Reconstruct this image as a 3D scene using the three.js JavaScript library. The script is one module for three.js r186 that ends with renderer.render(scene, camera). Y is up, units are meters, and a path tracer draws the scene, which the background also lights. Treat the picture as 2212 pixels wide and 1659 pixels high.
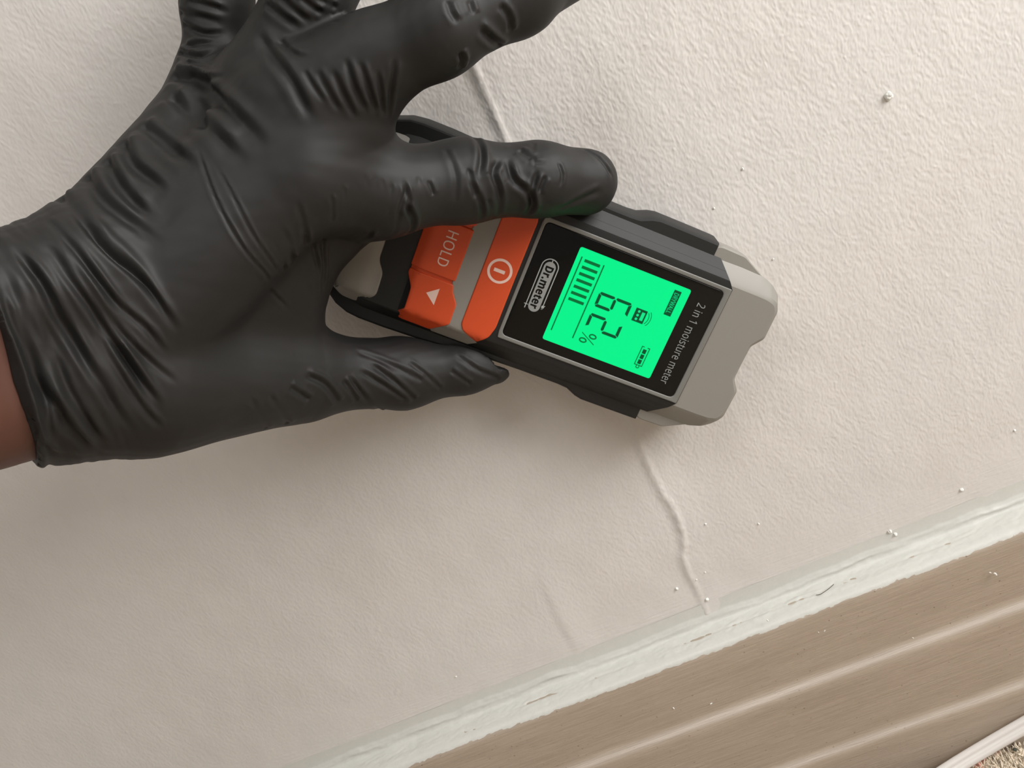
import * as THREE from 'three';
import { mergeGeometries, mergeVertices, toCreasedNormals } from 'three/addons/utils/BufferGeometryUtils.js';
import { TessellateModifier } from 'three/addons/modifiers/TessellateModifier.js';
import { RectAreaLightUniformsLib } from 'three/addons/lights/RectAreaLightUniformsLib.js';
RectAreaLightUniformsLib.init();

// ------------------------------------------------------------------ camera, light, exposure
const MM = 0.001, FLOOR = -268;                       // drawing units are mm; y = 0 mm is the middle of the display, the floor is 268 mm below
const scene = new THREE.Scene();
scene.background = new THREE.Color(0.62, 0.72, 0.85);
const renderer = new THREE.WebGLRenderer({ antialias: true });
renderer.toneMapping = THREE.LinearToneMapping;
renderer.toneMappingExposure = 0.235;
renderer.shadowMap.enabled = true;

const EYE = new THREE.Vector3(-9.1335, 78.9413, 290.7688);            // mm
const FORWARD = new THREE.Vector3(-0.125402, -0.313291, -0.941341);
const UP = new THREE.Vector3(0.400043, 0.852308, -0.336952);
const RIGHT = new THREE.Vector3(0.907877, -0.418831, 0.018449);
const camera = new THREE.PerspectiveCamera(53.13, 2212 / 1659, 0.01, 20);
const toWorld = (v) => new THREE.Vector3(v.x * MM, (v.y - FLOOR) * MM, v.z * MM);
camera.position.copy(toWorld(EYE));
camera.up.copy(UP);
camera.lookAt(toWorld(EYE.clone().add(FORWARD)));
scene.add(camera);

const ROOM = { x0: -1.6, x1: 0.78, h: 2.4, z1: 2.4 };
const UNSEEN_WINDOW = { y: 0.72, z: 0.46, w: 0.7, h: 0.8, power: 54, color: new THREE.Color(1.0, 0.975, 0.955) };
const ALPHA = -46.204 * Math.PI / 180;                // how the meter is turned on the wall
const GLOVE_DETAIL = 2;                               // how often the glove's triangles are split
const SCREEN = 4.4;                                    // brightness of the lit display
const UNSEEN_LAMP = { x: -0.1, z: 1.7, w: 1.1, d: 1.1, power: 23.5, color: new THREE.Color(1.0, 0.975, 0.955) };

// ------------------------------------------------------------------ helpers
function rng(seed) { let a = seed >>> 0; return () => { a = (a + 0x6D2B79F5) | 0; let t = Math.imul(a ^ (a >>> 15), 1 | a); t = (t + Math.imul(t ^ (t >>> 7), 61 | t)) ^ t; return ((t ^ (t >>> 14)) >>> 0) / 4294967296; }; }
const clamp = (x, a = 0, b = 1) => Math.min(b, Math.max(a, x));
const smooth = (a, b, x) => { const t = clamp((x - a) / (b - a)); return t * t * (3 - 2 * t); };
const lerp = (a, b, t) => a + (b - a) * t;
const HASH = (() => { const r = rng(77), p = new Uint16Array(65536), g = new Float32Array(65536 * 2); for (let i = 0; i < 65536; i++) p[i] = Math.floor(r() * 65536); for (let i = 0; i < 65536; i++) { const a = r() * Math.PI * 2; g[2 * i] = Math.cos(a); g[2 * i + 1] = Math.sin(a); } return { p, g }; })();
function noise(x, y, seed = 0) {                        // gradient noise, about -0.7 .. 0.7
  const xi = Math.floor(x), yi = Math.floor(y), fx = x - xi, fy = y - yi;
  const u = fx * fx * fx * (fx * (fx * 6 - 15) + 10), v = fy * fy * fy * (fy * (fy * 6 - 15) + 10);
  const at = (i, j, a, b) => { const h = HASH.p[(HASH.p[(i + seed * 131) & 65535] + j) & 65535]; return HASH.g[2 * h] * a + HASH.g[2 * h + 1] * b; };
  return lerp(lerp(at(xi, yi, fx, fy), at(xi + 1, yi, fx - 1, fy), u), lerp(at(xi, yi + 1, fx, fy - 1), at(xi + 1, yi + 1, fx - 1, fy - 1), u), v);
}
// the point (mm) where the line of sight of picture position (x, y) meets the plane z mm in front of the wall
function sight(x, y) { return RIGHT.clone().multiplyScalar((x - 1106) / 1659).addScaledVector(UP, (829.5 - y) / 1659).add(FORWARD); }
function P(x, y, z) { const d = sight(x, y); return EYE.clone().addScaledVector(d, (z - EYE.z) / d.z); }

function toMetres(g) { g.scale(MM, MM, MM); return g; }
function place(g) { g.translate(0, -FLOOR, 0); return toMetres(g); }        // mm in the drawing frame -> metres in the world
function mesh(name, g, material, parent = scene) {
  const m = new THREE.Mesh(g, material); m.name = name; m.castShadow = true; m.receiveShadow = true; parent.add(m); return m;
}
function tag(o, label, category, group) { o.userData.label = label; o.userData.category = category; if (group) o.userData.group = group; return o; }
function structure(o) { o.userData.kind = 'structure'; return o; }
function box(x0, x1, y0, y1, z0, z1) { const g = new THREE.BoxGeometry(x1 - x0, y1 - y0, z1 - z0); g.translate((x0 + x1) / 2, (y0 + y1) / 2, (z0 + z1) / 2); return g; }
function texture(w, h, fill, srgb) {
  const d = new Uint8Array(w * h * 4), o = [0, 0, 0, 255];
  for (let j = 0; j < h; j++) for (let i = 0; i < w; i++) { o[3] = 255; fill(i, j, o); d.set(o, (j * w + i) * 4); }
  const t = new THREE.DataTexture(d, w, h); t.magFilter = THREE.LinearFilter; t.minFilter = THREE.LinearFilter; t.wrapS = t.wrapT = THREE.RepeatWrapping;
  if (srgb) t.colorSpace = THREE.SRGBColorSpace; t.needsUpdate = true; return t;
}
function gridGeometry(xs, ys, at) {                     // at(x, y) -> [x, y, z, u, v]
  const nx = xs.length, ny = ys.length, pos = new Float32Array(nx * ny * 3), uv = new Float32Array(nx * ny * 2), index = [];
  for (let j = 0; j < ny; j++) for (let i = 0; i < nx; i++) { const p = at(xs[i], ys[j]), k = j * nx + i; pos.set(p.slice(0, 3), 3 * k); uv.set(p.slice(3, 5), 2 * k); }
  for (let j = 0; j < ny - 1; j++) for (let i = 0; i < nx - 1; i++) { const a = j * nx + i; index.push(a, a + 1, a + nx + 1, a, a + nx + 1, a + nx); }
  const g = new THREE.BufferGeometry(); g.setAttribute('position', new THREE.BufferAttribute(pos, 3)); g.setAttribute('uv', new THREE.BufferAttribute(uv, 2)); g.setIndex(index); g.computeVertexNormals(); return g;
}
function steps(...parts) { const out = []; for (const [a, b, d] of parts) { const n = Math.max(1, Math.round((b - a) / d)); for (let i = 0; i < n; i++) out.push(a + (b - a) * i / n); } out.push(parts[parts.length - 1][1]); return out; }
function segmentDistance(x, y, line) {                 // [distance, side, how far along 0..1] to a polyline of [x, y]
  let best = 1e9, side = 0, along = 0, n = line.length - 1;
  for (let k = 0; k < n; k++) {
    const [ax, ay] = line[k], [bx, by] = line[k + 1], dx = bx - ax, dy = by - ay, t = clamp(((x - ax) * dx + (y - ay) * dy) / (dx * dx + dy * dy));
    const ex = x - ax - t * dx, ey = y - ay - t * dy, d = Math.hypot(ex, ey);
    if (d < best) { best = d; side = Math.sign(dx * ey - dy * ex) || 1; along = (k + t) / n; }
  }
  return [best, side, along];
}
const flat = (x, y) => { const p = P(x, y, 0); return [p.x, p.y]; };         // a place on the wall

// ------------------------------------------------------------------ wall with its relief
const seam = [[965, 20], [1020, 130], [1030, 152], [1050, 198], [1064, 232], [1078, 262], [1087, 287], [1112, 340], [1230, 600], [1363, 908], [1383, 959], [1409, 1019], [1429, 1059], [1452, 1092], [1469, 1125], [1479, 1162], [1480, 1185], [1474, 1201], [1485, 1231], [1505, 1271], [1515, 1298], [1537, 1345]].map((p) => flat(...p));
const softCrease = [[1150, 1190], [1186, 1277], [1212, 1335], [1240, 1383], [1256, 1420]].map((p) => flat(...p));
const scratches = [[[655, 1142], [690, 1105], [722, 1074]], [[484, 956], [498, 946]], [[560, 1056], [584, 1036]], [[232, 1105], [262, 1140]], [[1700, 1010], [1722, 1002]], [[1618, 905], [1676, 870], [1680, 905]], [[815, 1352], [818, 1372]], [[852, 1490], [860, 1503]]].map((l) => l.map((p) => flat(...p)));
function wallRelief(x, y) {
  let h = 0;
  const [d, side, along] = segmentDistance(x, y, seam);
  if (d < 14) {
    const s = d * side + 0.9 * noise(x * 0.3, y * 0.3, 5) + 0.7 * noise(x * 0.9, y * 0.9, 6);   // right of the line: positive
    const amp = lerp(1.35, 1.1, along) * lerp(1, 0.6, smooth(0.8, 0.95, along)) * smooth(1, 0.985, along) * (1 + 0.35 * noise(y * 0.12, 3.3, 8));
    const wide = lerp(3.6, 2.0, smooth(0.75, 1, along));
    if (s < 0) h += amp * clamp((s + wide) / wide) ** 1.3; else h += amp * (1 - 0.62 * smooth(0, 1.4, s)) - amp * 0.38 * smooth(1, 13, s);
  }
  const [c, cs, ca] = segmentDistance(x, y, softCrease);
  if (c < 14) { const s = c * cs; h += 0.42 * smooth(-4, 0, s) * smooth(13, 0, s) * smooth(0, 0.35, ca) * smooth(1, 0.8, ca); }
  for (const l of scratches) { if (Math.abs(l[0][0] - x) > 20 || Math.abs(l[0][1] - y) > 20) continue; const [e, , a] = segmentDistance(x, y, l); if (e < 4) h += 0.3 * Math.exp(-e * e / 0.5) * smooth(0, 0.25, a) * smooth(1, 0.7, a) - 0.12 * Math.exp(-e * e / 3); }
  h += 0.25 * noise(x * 0.022, y * 0.03, 3) + 0.18 * noise(x * 0.08, y * 0.06, 4);
  return h;
}
const WT = { x0: -440, y0: -300, s: 680, n: 2048 };
const wallBump = texture(WT.n, WT.n, (i, j, o) => {
  const x = WT.x0 + (i + 0.5) / WT.n * WT.s, y = WT.y0 + (j + 0.5) / WT.n * WT.s;
  const wx = x + 1.2 * noise(x * 0.15, y * 0.15, 21), wy = y + 1.2 * noise(x * 0.15, y * 0.15, 22);
  const cut = smooth(-118, -148, y + 8 * noise(x * 0.03, y * 0.03, 23));                    // brushed strip above the skirting
  const right = smooth(-200, 120, x + 0.6 * y);
  let a = 0.36 * noise(wx * 0.33, wy * 0.2, 11) + 0.5 * noise(wx * 0.66 + 0.15 * wy, wy * 0.4, 12) + 0.4 * noise(wx * 1.15 - 0.2 * wy, wy * 0.72, 13) + 0.22 * noise(wx * 1.9, wy * 0.35, 18);
  const speck = noise(wx * 0.5, wy * 0.5, 16); if (speck > 0.42) a += (speck - 0.42) * 2.2;
  const b = 0.35 * noise(x * 0.06, y * 1.5, 14) + 0.25 * noise(x * 0.2, y * 3.0, 15) + 0.15 * noise(x * 0.5, y * 0.7, 17);
  const v = clamp(128 + 118 * lerp(a * lerp(0.55, 1.0, right), b, 0.85 * cut), 0, 255); o[0] = o[1] = o[2] = v;
});
const wallColor = texture(512, 512, (i, j, o) => {
  const x = i / 512 * 680, y = j / 512 * 680, n = noise(x * 0.05, y * 0.05, 31) + 0.6 * noise(x * 0.17, y * 0.13, 32), w = 0.9 * noise(x * 0.02, y * 0.02, 33);
  o[0] = 209 + 3 * n; o[1] = 205 + 3 * n + w; o[2] = 200 + 3 * n + 2 * w;
}, true);
const wallPaint = new THREE.MeshStandardMaterial({ map: wallColor, bumpMap: wallBump, bumpScale: 0.00042, roughness: 0.55 });
const plainPaint = new THREE.MeshStandardMaterial({ color: 0xbcbcbc, roughness: 0.7 });
const whitePaint = new THREE.MeshStandardMaterial({ color: 0xe2e2dc, roughness: 0.5 });
{
  const xs = steps([ROOM.x0 * 1000, -430, 90], [-430, 215, 1.15], [215, ROOM.x1 * 1000, 90]);
  const ys = steps([FLOOR, -190, 20], [-190, 215, 1.15], [215, ROOM.h * 1000 + FLOOR, 120]);
  const g = gridGeometry(xs, ys, (x, y) => [x, y, (x > -431 && x < 216 && y > -191 && y < 216) ? wallRelief(x, y) : 0, (x - WT.x0) / WT.s, (y - WT.y0) / WT.s]);
  const back = box(ROOM.x0 * 1000, ROOM.x1 * 1000, FLOOR, ROOM.h * 1000 + FLOOR, -100, -2);
  structure(mesh('wall_back', place(mergeGeometries([g, back])), wallPaint));
}
// ------------------------------------------------------------------ the rest of the room
{
  const { x0, x1, h, z1 } = ROOM, t = 0.1, w = UNSEEN_WINDOW;
  structure(mesh('wall_left', box(x0 - t, x0, -t, h + t, -t, z1 + t), plainPaint));
  structure(mesh('wall_front', box(x0, x1, -t, h + t, z1, z1 + t), plainPaint));
  structure(mesh('wall_right', mergeGeometries([
    box(x1, x1 + t, -t, w.y - w.h / 2, -t, z1 + t), box(x1, x1 + t, w.y + w.h / 2, h + t, -t, z1 + t),
    box(x1, x1 + t, w.y - w.h / 2, w.y + w.h / 2, -t, w.z - w.w / 2), box(x1, x1 + t, w.y - w.h / 2, w.y + w.h / 2, w.z + w.w / 2, z1 + t)]), plainPaint));
  structure(mesh('ceiling', box(x0, x1, h, h + t, -t, z1), whitePaint));
  // window out of view, placed to light the wall from the right: frame, bright pane, and its light just in front of the pane
  const win = structure(new THREE.Group()); win.name = 'unseen_window_1'; win.position.set(x1, w.y, w.z); scene.add(win);
  const f = 0.05;
  mesh('unseen_window_frame', mergeGeometries([box(-0.01, 0.06, -w.h / 2, -w.h / 2 + f, -w.w / 2, w.w / 2), box(-0.01, 0.06, w.h / 2 - f, w.h / 2, -w.w / 2, w.w / 2), box(-0.01, 0.06, -w.h / 2 + f, w.h / 2 - f, -w.w / 2, -w.w / 2 + f), box(-0.01, 0.06, -w.h / 2 + f, w.h / 2 - f, w.w / 2 - f, w.w / 2)]), whitePaint, win);
  const glow = new THREE.MeshStandardMaterial({ color: 0x222222, emissive: w.color, emissiveIntensity: 3, roughness: 0.9 });
  mesh('unseen_window_pane', box(0.045, 0.055, -w.h / 2 + f, w.h / 2 - f, -w.w / 2 + f, w.w / 2 - f), glow, win);
  const light = new THREE.RectAreaLight(w.color, w.power, w.w - 2 * f, w.h - 2 * f); light.name = 'unseen_window_light'; light.position.set(0.04, 0, 0); light.rotation.y = Math.PI / 2; win.add(light);
  // ceiling lamp out of view, placed to light wall and hand from the front
  const lamp = new THREE.Group(); lamp.name = 'unseen_ceiling_lamp'; lamp.position.set(UNSEEN_LAMP.x, h, UNSEEN_LAMP.z); scene.add(lamp);
  tag(lamp, 'square white ceiling lamp with a glowing diffuser, out of view, placed to light the wall and hand from the front', 'lamp');
  mesh('housing', box(-UNSEEN_LAMP.w / 2 - 0.02, UNSEEN_LAMP.w / 2 + 0.02, -0.05, 0, -UNSEEN_LAMP.d / 2 - 0.02, UNSEEN_LAMP.d / 2 + 0.02), whitePaint, lamp);
  mesh('diffuser', box(-UNSEEN_LAMP.w / 2, UNSEEN_LAMP.w / 2, -0.056, -0.05, -UNSEEN_LAMP.d / 2, UNSEEN_LAMP.d / 2), new THREE.MeshStandardMaterial({ color: 0x222222, emissive: UNSEEN_LAMP.color, emissiveIntensity: 2, roughness: 0.8 }), lamp);
  const ll = new THREE.RectAreaLight(UNSEEN_LAMP.color, UNSEEN_LAMP.power, UNSEEN_LAMP.w, UNSEEN_LAMP.d); ll.name = 'unseen_lamp_light'; ll.position.set(0, -0.06, 0); ll.rotation.x = -Math.PI / 2; lamp.add(ll);
}
// ------------------------------------------------------------------ skirting board with its painted top edge
const profile = [[0, -161.2], [9, -162.2], [12, -163], [13.5, -164.6], [14, -167], [14, -193], [14.05, -194.6], [14.35, -195.9], [15, -196.9], [15.9, -197.8], [16.8, -198.7], [17.3, -199.9], [17.55, -201.6], [17.6, -204], [17.5, -206.5], [17.5, -231.5], [17.55, -233.2], [17.85, -234.5], [18.5, -235.5], [19.4, -236.4], [20.2, -237.3], [20.6, -238.6], [20.8, -240.8], [20.8, -243.5], [20.7, -246], [20.7, FLOOR]];
{
  // smooth the profile by arc length
  const curve = new THREE.CatmullRomCurve3(profile.map(([z, y]) => new THREE.Vector3(0, y, z)), false, 'centripetal');
  const ring = curve.getSpacedPoints(150);
  const xs = steps([ROOM.x0 * 1000, -430, 100], [-430, 215, 3], [215, ROOM.x1 * 1000, 100]), ts = ring.map((_, k) => k);
  let run = 0; const arc = ring.map((p, k) => (run += k ? p.distanceTo(ring[k - 1]) : 0));
  const g = gridGeometry(xs, [...ts].reverse(), (x, k) => [x, ring[k].y + 0.0, ring[k].z + 0.10 * noise(x * 0.02, k * 0.05, 41), x / 300, -arc[k] / 150]);
  const back = box(ROOM.x0 * 1000, ROOM.x1 * 1000, FLOOR, -163, 0.4, 11);
  const woodColor = texture(1024, 1024, (i, j, o) => {
    const x = i / 1024 * 300, y = j / 1024 * 150;
    let n = 0.9 * noise(x * 0.035, y * 0.9, 51) + 0.8 * noise(x * 0.07, y * 2.1, 52) + 0.5 * noise(x * 0.22, y * 3.2, 53) + 0.35 * noise(x * 0.9, y * 3.3, 56);
    const p = noise(x * 0.9, y * 0.9, 54); let k = 10 * n + 6 * noise(x * 0.02, y * 0.12, 55);
    if (p > 0.48) k -= 420 * (p - 0.48);
    const white = smooth(0.25, 0.75, smooth(25, 15, y + 4 * noise(x * 0.03, y * 0.2, 59) + 5 * noise(x * 0.12, y * 1.6, 60)) + 0.5 * noise(x * 0.35, y * 2.5, 34)); // dry brush marks of the white paint
    o[0] = clamp(lerp(163 + k, 206, white), 0, 255); o[1] = clamp(lerp(149 + k, 204, white), 0, 255); o[2] = clamp(lerp(133 + k, 197, white), 0, 255);
  }, true);
  const woodBump = texture(1024, 1024, (i, j, o) => { const x = i / 1024 * 300, y = j / 1024 * 150; o[0] = o[1] = o[2] = clamp(128 + 70 * noise(x * 0.05, y * 2.4, 57) + 50 * noise(x * 0.12, y * 3.3, 58), 0, 255); });
  const wood = new THREE.MeshPhysicalMaterial({ map: woodColor, bumpMap: woodBump, bumpScale: 0.00016, roughness: 0.4, ior: 1.7, clearcoat: 0.8, clearcoatRoughness: 0.38 });
  const board = structure(mesh('baseboard_back', place(mergeGeometries([g, back])), wood));

  // white paint and filler over the top edge: from the wall over the ledge to the front, ragged on both sides
  const line = new THREE.CatmullRomCurve3([[0.3, -150], [0.35, -155], [0.5, -158.5], [1.4, -160.6], [4, -161.6], [9, -162.2], [12, -163], [13.5, -164.6], [14, -167], [14, -171], [14, -175]].map(([z, y]) => new THREE.Vector3(0, y, z)), false, 'centripetal').getSpacedPoints(74);
  const nrm = line.map((p, k) => { const a = line[Math.max(0, k - 1)], b = line[Math.min(line.length - 1, k + 1)]; const d = b.clone().sub(a).normalize(); return new THREE.Vector3(0, d.z, -d.y); });
  let r2 = 0; const arc2 = line.map((p, k) => (r2 += k ? p.distanceTo(line[k - 1]) : 0));
  const px = steps([ROOM.x0 * 1000, -300, 100], [-300, 215, 0.9], [215, ROOM.x1 * 1000, 100]);
  const cracks = [[[1272, 1482], [1340, 1462], [1376, 1430]], [[1440, 1415], [1530, 1385], [1600, 1350], [1660, 1320], [1700, 1300], [1790, 1275]], [[1690, 1267], [1730, 1268], [1780, 1250]], [[1940, 1180], [1990, 1160], [2030, 1150], [2120, 1122]], [[1090, 1520], [1180, 1510], [1222, 1510]]].map((l) => l.map(([a, b]) => { const q = P(a, b, 6); return [q.x, q.z]; }));
  const g2 = gridGeometry(px, line.map((_, k) => line.length - 1 - k), (x, k) => {
    const s = arc2[k], up = 6.4 + 1.6 * noise(x * 0.02, 1.5, 61) + 1.3 * noise(x * 0.07, 2.5, 62) + 0.6 * noise(x * 0.3, 2.5, 66), low = 24.4 + 0.9 * noise(x * 0.03, 7.5, 63) + 0.7 * noise(x * 0.2, s * 0.1, 64) + 1.0 * noise(x * 0.45, s * 1.5, 69);
    let off = 0.5 * smooth(up - 0.9, up + 0.7, s) * (1 - smooth(low - 2.6, low + 1.4, s)) - 0.22;
    const on = smooth(up, up + 2, s) * (1 - smooth(low - 6, low - 2, s));
    off += on * (0.4 * noise(x * 0.07, s * 0.3, 65) + 0.2 * noise(x * 0.4, s * 0.7, 67) + 0.75 * Math.exp(-((s - up - 1.8) ** 2) / 1.2) * (0.5 + 1.2 * noise(x * 0.03, 9, 68)));
    return [x, line[k].y + nrm[k].y * off, line[k].z + nrm[k].z * off, x / 100, s / 100];
  });
  // cracks in the filler: pushed down along the drawn lines
  const pp = g2.attributes.position;
  for (let v = 0; v < pp.count; v++) {
    const x = pp.getX(v), z = pp.getZ(v); if (x < -300 || x > 215) continue;
    for (const l of cracks) { const [d, , a] = segmentDistance(x, z, l); if (d < 3) { const d2 = Math.abs(d + 0.8 * noise(x * 0.35, z * 0.3, 35)), e = (0.27 * Math.exp(-d2 * d2 / 0.35) - 0.25 * Math.exp(-((d2 - 1.1) ** 2) / 0.5)) * (0.6 + noise(x * 0.1, 3, 36)); pp.setY(v, pp.getY(v) - e * smooth(0, 0.15, a) * smooth(1, 0.85, a)); } }
  }
  g2.computeVertexNormals();
  const paintMap = texture(512, 512, (i, j, o) => { const x = i / 5.12, y = j / 5.12, n = 3 * noise(x * 0.3, y * 0.3, 71) + 3 * noise(x * 0.9, y * 0.9, 72), p = noise(x * 1.1, y * 1.1, 73); const k = n - (p > 0.62 ? 260 * (p - 0.62) : 0); o[0] = 200 + k; o[1] = 200 + k; o[2] = 194 + k; }, true);
  mesh('paint_band', place(g2), new THREE.MeshStandardMaterial({ map: paintMap, roughness: 0.42 }), board).userData.label = 'cracked white paint and filler along the top edge';
  // chips of dried paint stuck to the board
  const r = rng(5);
  const chipShape = () => { const g = new THREE.IcosahedronGeometry(1, 1), p = g.attributes.position; for (let k = 0; k < p.count; k++) { const f = 0.75 + 0.5 * noise(p.getX(k) * 1.7 + 4, p.getY(k) * 1.7 + p.getZ(k), 74); p.setXYZ(k, p.getX(k) * f, p.getY(k) * f * 0.5, p.getZ(k) * f * 0.5); } g.computeVertexNormals(); return g; };
  for (const [a, b, s] of [[2150, 1240, 1.3], [2139, 1237, 0.7], [1781, 1363, 0.7], [1768, 1366, 0.5], [1536, 1520, 0.8], [1455, 1530, 0.8], [2098, 1511, 0.9], [2092, 1520, 0.7], [2169, 1358, 0.6], [2203, 1354, 0.5], [2140, 1446, 0.8], [1972, 1378, 0.6], [1658, 1340, 0.9]]) {
    const z = b < 1345 && a < 1700 ? 13 : 14.2 + (a > 2080 ? 1.7 : 0), q = P(a, b, z), c = chipShape(); c.rotateZ(r() * 3); c.scale(s, s, s); c.translate(q.x, q.y, z); mesh('paint_chip', place(c), whitePaint, board);
  }
}
// nibs of paint on the wall
{
  const wall = scene.getObjectByName('wall_back');
  for (const [a, b, s] of [[1918, 208, 1.5], [1462, 1272, 0.7], [1527, 1295, 0.8], [1524, 1132, 0.45], [1639, 1132, 0.4], [1542, 450, 0.45], [1604, 365, 0.5], [1504, 1252, 0.4], [1523, 1236, 0.4], [2077, 1058, 0.8], [1922, 1148, 0.9], [1934, 1154, 0.8], [1638, 1131, 0.4], [985, 1462, 0.4], [1670, 560, 0.4], [2192, 930, 0.5]]) {
    const q = P(a, b, 0.2), g = new THREE.IcosahedronGeometry(1, 2), p = g.attributes.position;
    for (let k = 0; k < p.count; k++) { const f = 1 + 0.5 * noise(p.getX(k) * 1.3 + a, p.getY(k) * 1.3 + p.getZ(k), 75); p.setXYZ(k, p.getX(k) * f, p.getY(k) * f, p.getZ(k) * f * 0.9); }
    g.computeVertexNormals(); g.scale(s, s, s); g.translate(q.x, q.y, wallRelief(q.x, q.y) + 0.25 * s); mesh('paint_nib', place(g), whitePaint, wall);
  }
}
// ------------------------------------------------------------------ carpet
{
  const carpetColor = texture(512, 512, (i, j, o) => {
    const x = i / 512 * 120, y = j / 512 * 120, n = noise(x * 0.8, y * 0.8, 81) + noise(x * 1.9, y * 1.9, 82), red = noise(x * 0.35, y * 0.35, 83) > 0.42 ? 1 : 0;
    o[0] = clamp(176 + 26 * n - 20 * red, 0, 255); o[1] = clamp(162 + 28 * n - 65 * red, 0, 255); o[2] = clamp(144 + 30 * n - 70 * red, 0, 255);
  }, true);
  carpetColor.repeat.set(1 / 0.12, 1 / 0.12);
  const g = new THREE.BoxGeometry(2.58, 0.1, 2.6); g.translate(-0.41, -0.05, 1.2);
  const uv = g.attributes.uv, p = g.attributes.position; for (let k = 0; k < uv.count; k++) uv.setXY(k, p.getX(k), p.getZ(k));
  const floor = structure(mesh('floor', g, new THREE.MeshStandardMaterial({ map: carpetColor, roughness: 0.95 })));
  const r = rng(9), blade = new THREE.ConeGeometry(0.6, 3.2, 4, 1); blade.translate(0, 1.4, 0); toMetres(blade);
  const n = 120000, pile = new THREE.InstancedMesh(blade, new THREE.MeshStandardMaterial({ color: 0xffffff, roughness: 0.9 }), n);
  const m = new THREE.Matrix4(), q = new THREE.Quaternion(), e = new THREE.Euler(), c = new THREE.Color();
  for (let k = 0; k < n; k++) {
    const near = k < 14000, x = near ? lerp(-20, 200, r()) : lerp(-520, 600, r()), z = near ? lerp(21.5, 75, Math.pow(r(), 1.2)) : lerp(21.5, 330, r()), s = 0.7 + 0.7 * r(); e.set((r() - 0.5) * 1.5, r() * 6, (r() - 0.5) * 1.5);
    m.compose(new THREE.Vector3(x * MM, 0, z * MM), q.setFromEuler(e), new THREE.Vector3(s, s * (0.8 + 0.4 * r()), s)); pile.setMatrixAt(k, m);
    const red = noise(x * 0.12, z * 0.12, 84) > 0.3 ? 0.6 : 0, t = 0.8 + 0.35 * r(); c.setRGB(0.8 * t, lerp(0.7, 0.3, red) * t, lerp(0.56, 0.22, red) * t); pile.setColorAt(k, c);
  }
  pile.name = 'carpet_pile'; pile.userData.kind = 'stuff'; pile.castShadow = pile.receiveShadow = true; floor.add(pile);
}
// ------------------------------------------------------------------ white flat cable, crumb and hair
{
  const pts = [[-1500, -264.5, 260], [-900, -264.5, 230], [-420, -264.5, 150], [-220, -264.5, 95], [-60, -264.5, 50], [20, -264.4, 34], [57, -259.6, 27.6], [78, -256.2, 25.4], [101, -251.0, 24.6], [125, -244, 24.6], [170, -229, 26], [260, -215, 42], [380, -244, 82], [470, -264.5, 132], [620, -264.5, 192]].map((p) => new THREE.Vector3(...p));
  const path = new THREE.CatmullRomCurve3(pts, false, 'centripetal'), N = 420, M = 32, pos = [], index = [];
  const section = Array.from({ length: M }, (_, k) => { const a = k / M * Math.PI * 2, c = Math.cos(a), s = Math.sin(a), side = Math.sign(c) || 1; return [2.0 * side * Math.abs(c) ** 0.9 + 1.35 * c, 1.8 * s * (0.35 + 0.65 * Math.min(1, Math.abs(c) * 2.6))]; });
  for (let i = 0; i <= N; i++) {
    const t = i / N, p = path.getPointAt(t), d = path.getTangentAt(t), out = new THREE.Vector3(-0.15, 0.62, 0.77).addScaledVector(d, -new THREE.Vector3(-0.15, 0.62, 0.77).dot(d)).normalize(), w = new THREE.Vector3().crossVectors(out, d).normalize();
    for (const [a, b] of section) { const v = p.clone().addScaledVector(w, a).addScaledVector(out, b); pos.push(v.x, Math.max(v.y, FLOOR + 0.4), v.z); }
  }
  for (let i = 0; i < N; i++) for (let k = 0; k < M; k++) { const a = i * M + k, b = i * M + (k + 1) % M; index.push(a, b, a + M, b, b + M, a + M); }
  const g = new THREE.BufferGeometry(); g.setAttribute('position', new THREE.Float32BufferAttribute(pos, 3)); g.setIndex(index); g.computeVertexNormals();
  tag(mesh('cable', place(g), new THREE.MeshStandardMaterial({ color: 0xd6d1cc, roughness: 0.45 })), 'flat white twin cable lying along the foot of the skirting board', 'cable');
  const crumb = new THREE.IcosahedronGeometry(1, 2); { const p = crumb.attributes.position; for (let k = 0; k < p.count; k++) { const f = 1 + 0.3 * noise(p.getX(k) * 2, p.getY(k) * 2 + p.getZ(k), 85); p.setXYZ(k, p.getX(k) * 1.05 * f, p.getY(k) * 0.6 * f, p.getZ(k) * 0.8 * f); } crumb.computeVertexNormals(); }
  const cq = P(2193, 1619, 30); crumb.translate(0, 0, 0);
  let zz = 30; for (let z = 10; z < 60; z += 0.25) { if (P(2193, 1619, z).y > FLOOR + 4.2) { zz = z; break; } }
  const c2 = P(2193, 1619, zz); crumb.translate(c2.x, c2.y, c2.z);
  tag(mesh('crumb', place(crumb), new THREE.MeshStandardMaterial({ color: 0x4a4c40, roughness: 0.8 })), 'small dark green crumb on the carpet below the white cable', 'crumb');
  const hp = [[1764, 1288], [1772, 1287], [1782, 1281], [1792, 1274], [1802, 1265]].map(([a, b]) => { const q = P(a, b, 9.5); let z = 9.5; for (let k = 2; k < 14; k += 0.1) { if (P(a, b, k).y > -161.9) { z = k; break; } } return P(a, b, z).add(new THREE.Vector3(0, 0.75, 0)); });
  tag(mesh('hair', place(new THREE.TubeGeometry(new THREE.CatmullRomCurve3(hp), 24, 0.13, 6)), new THREE.MeshStandardMaterial({ color: 0x4a3c32, roughness: 0.6 })), 'short curved brown hair lying on the white painted ledge', 'hair');
}
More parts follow.
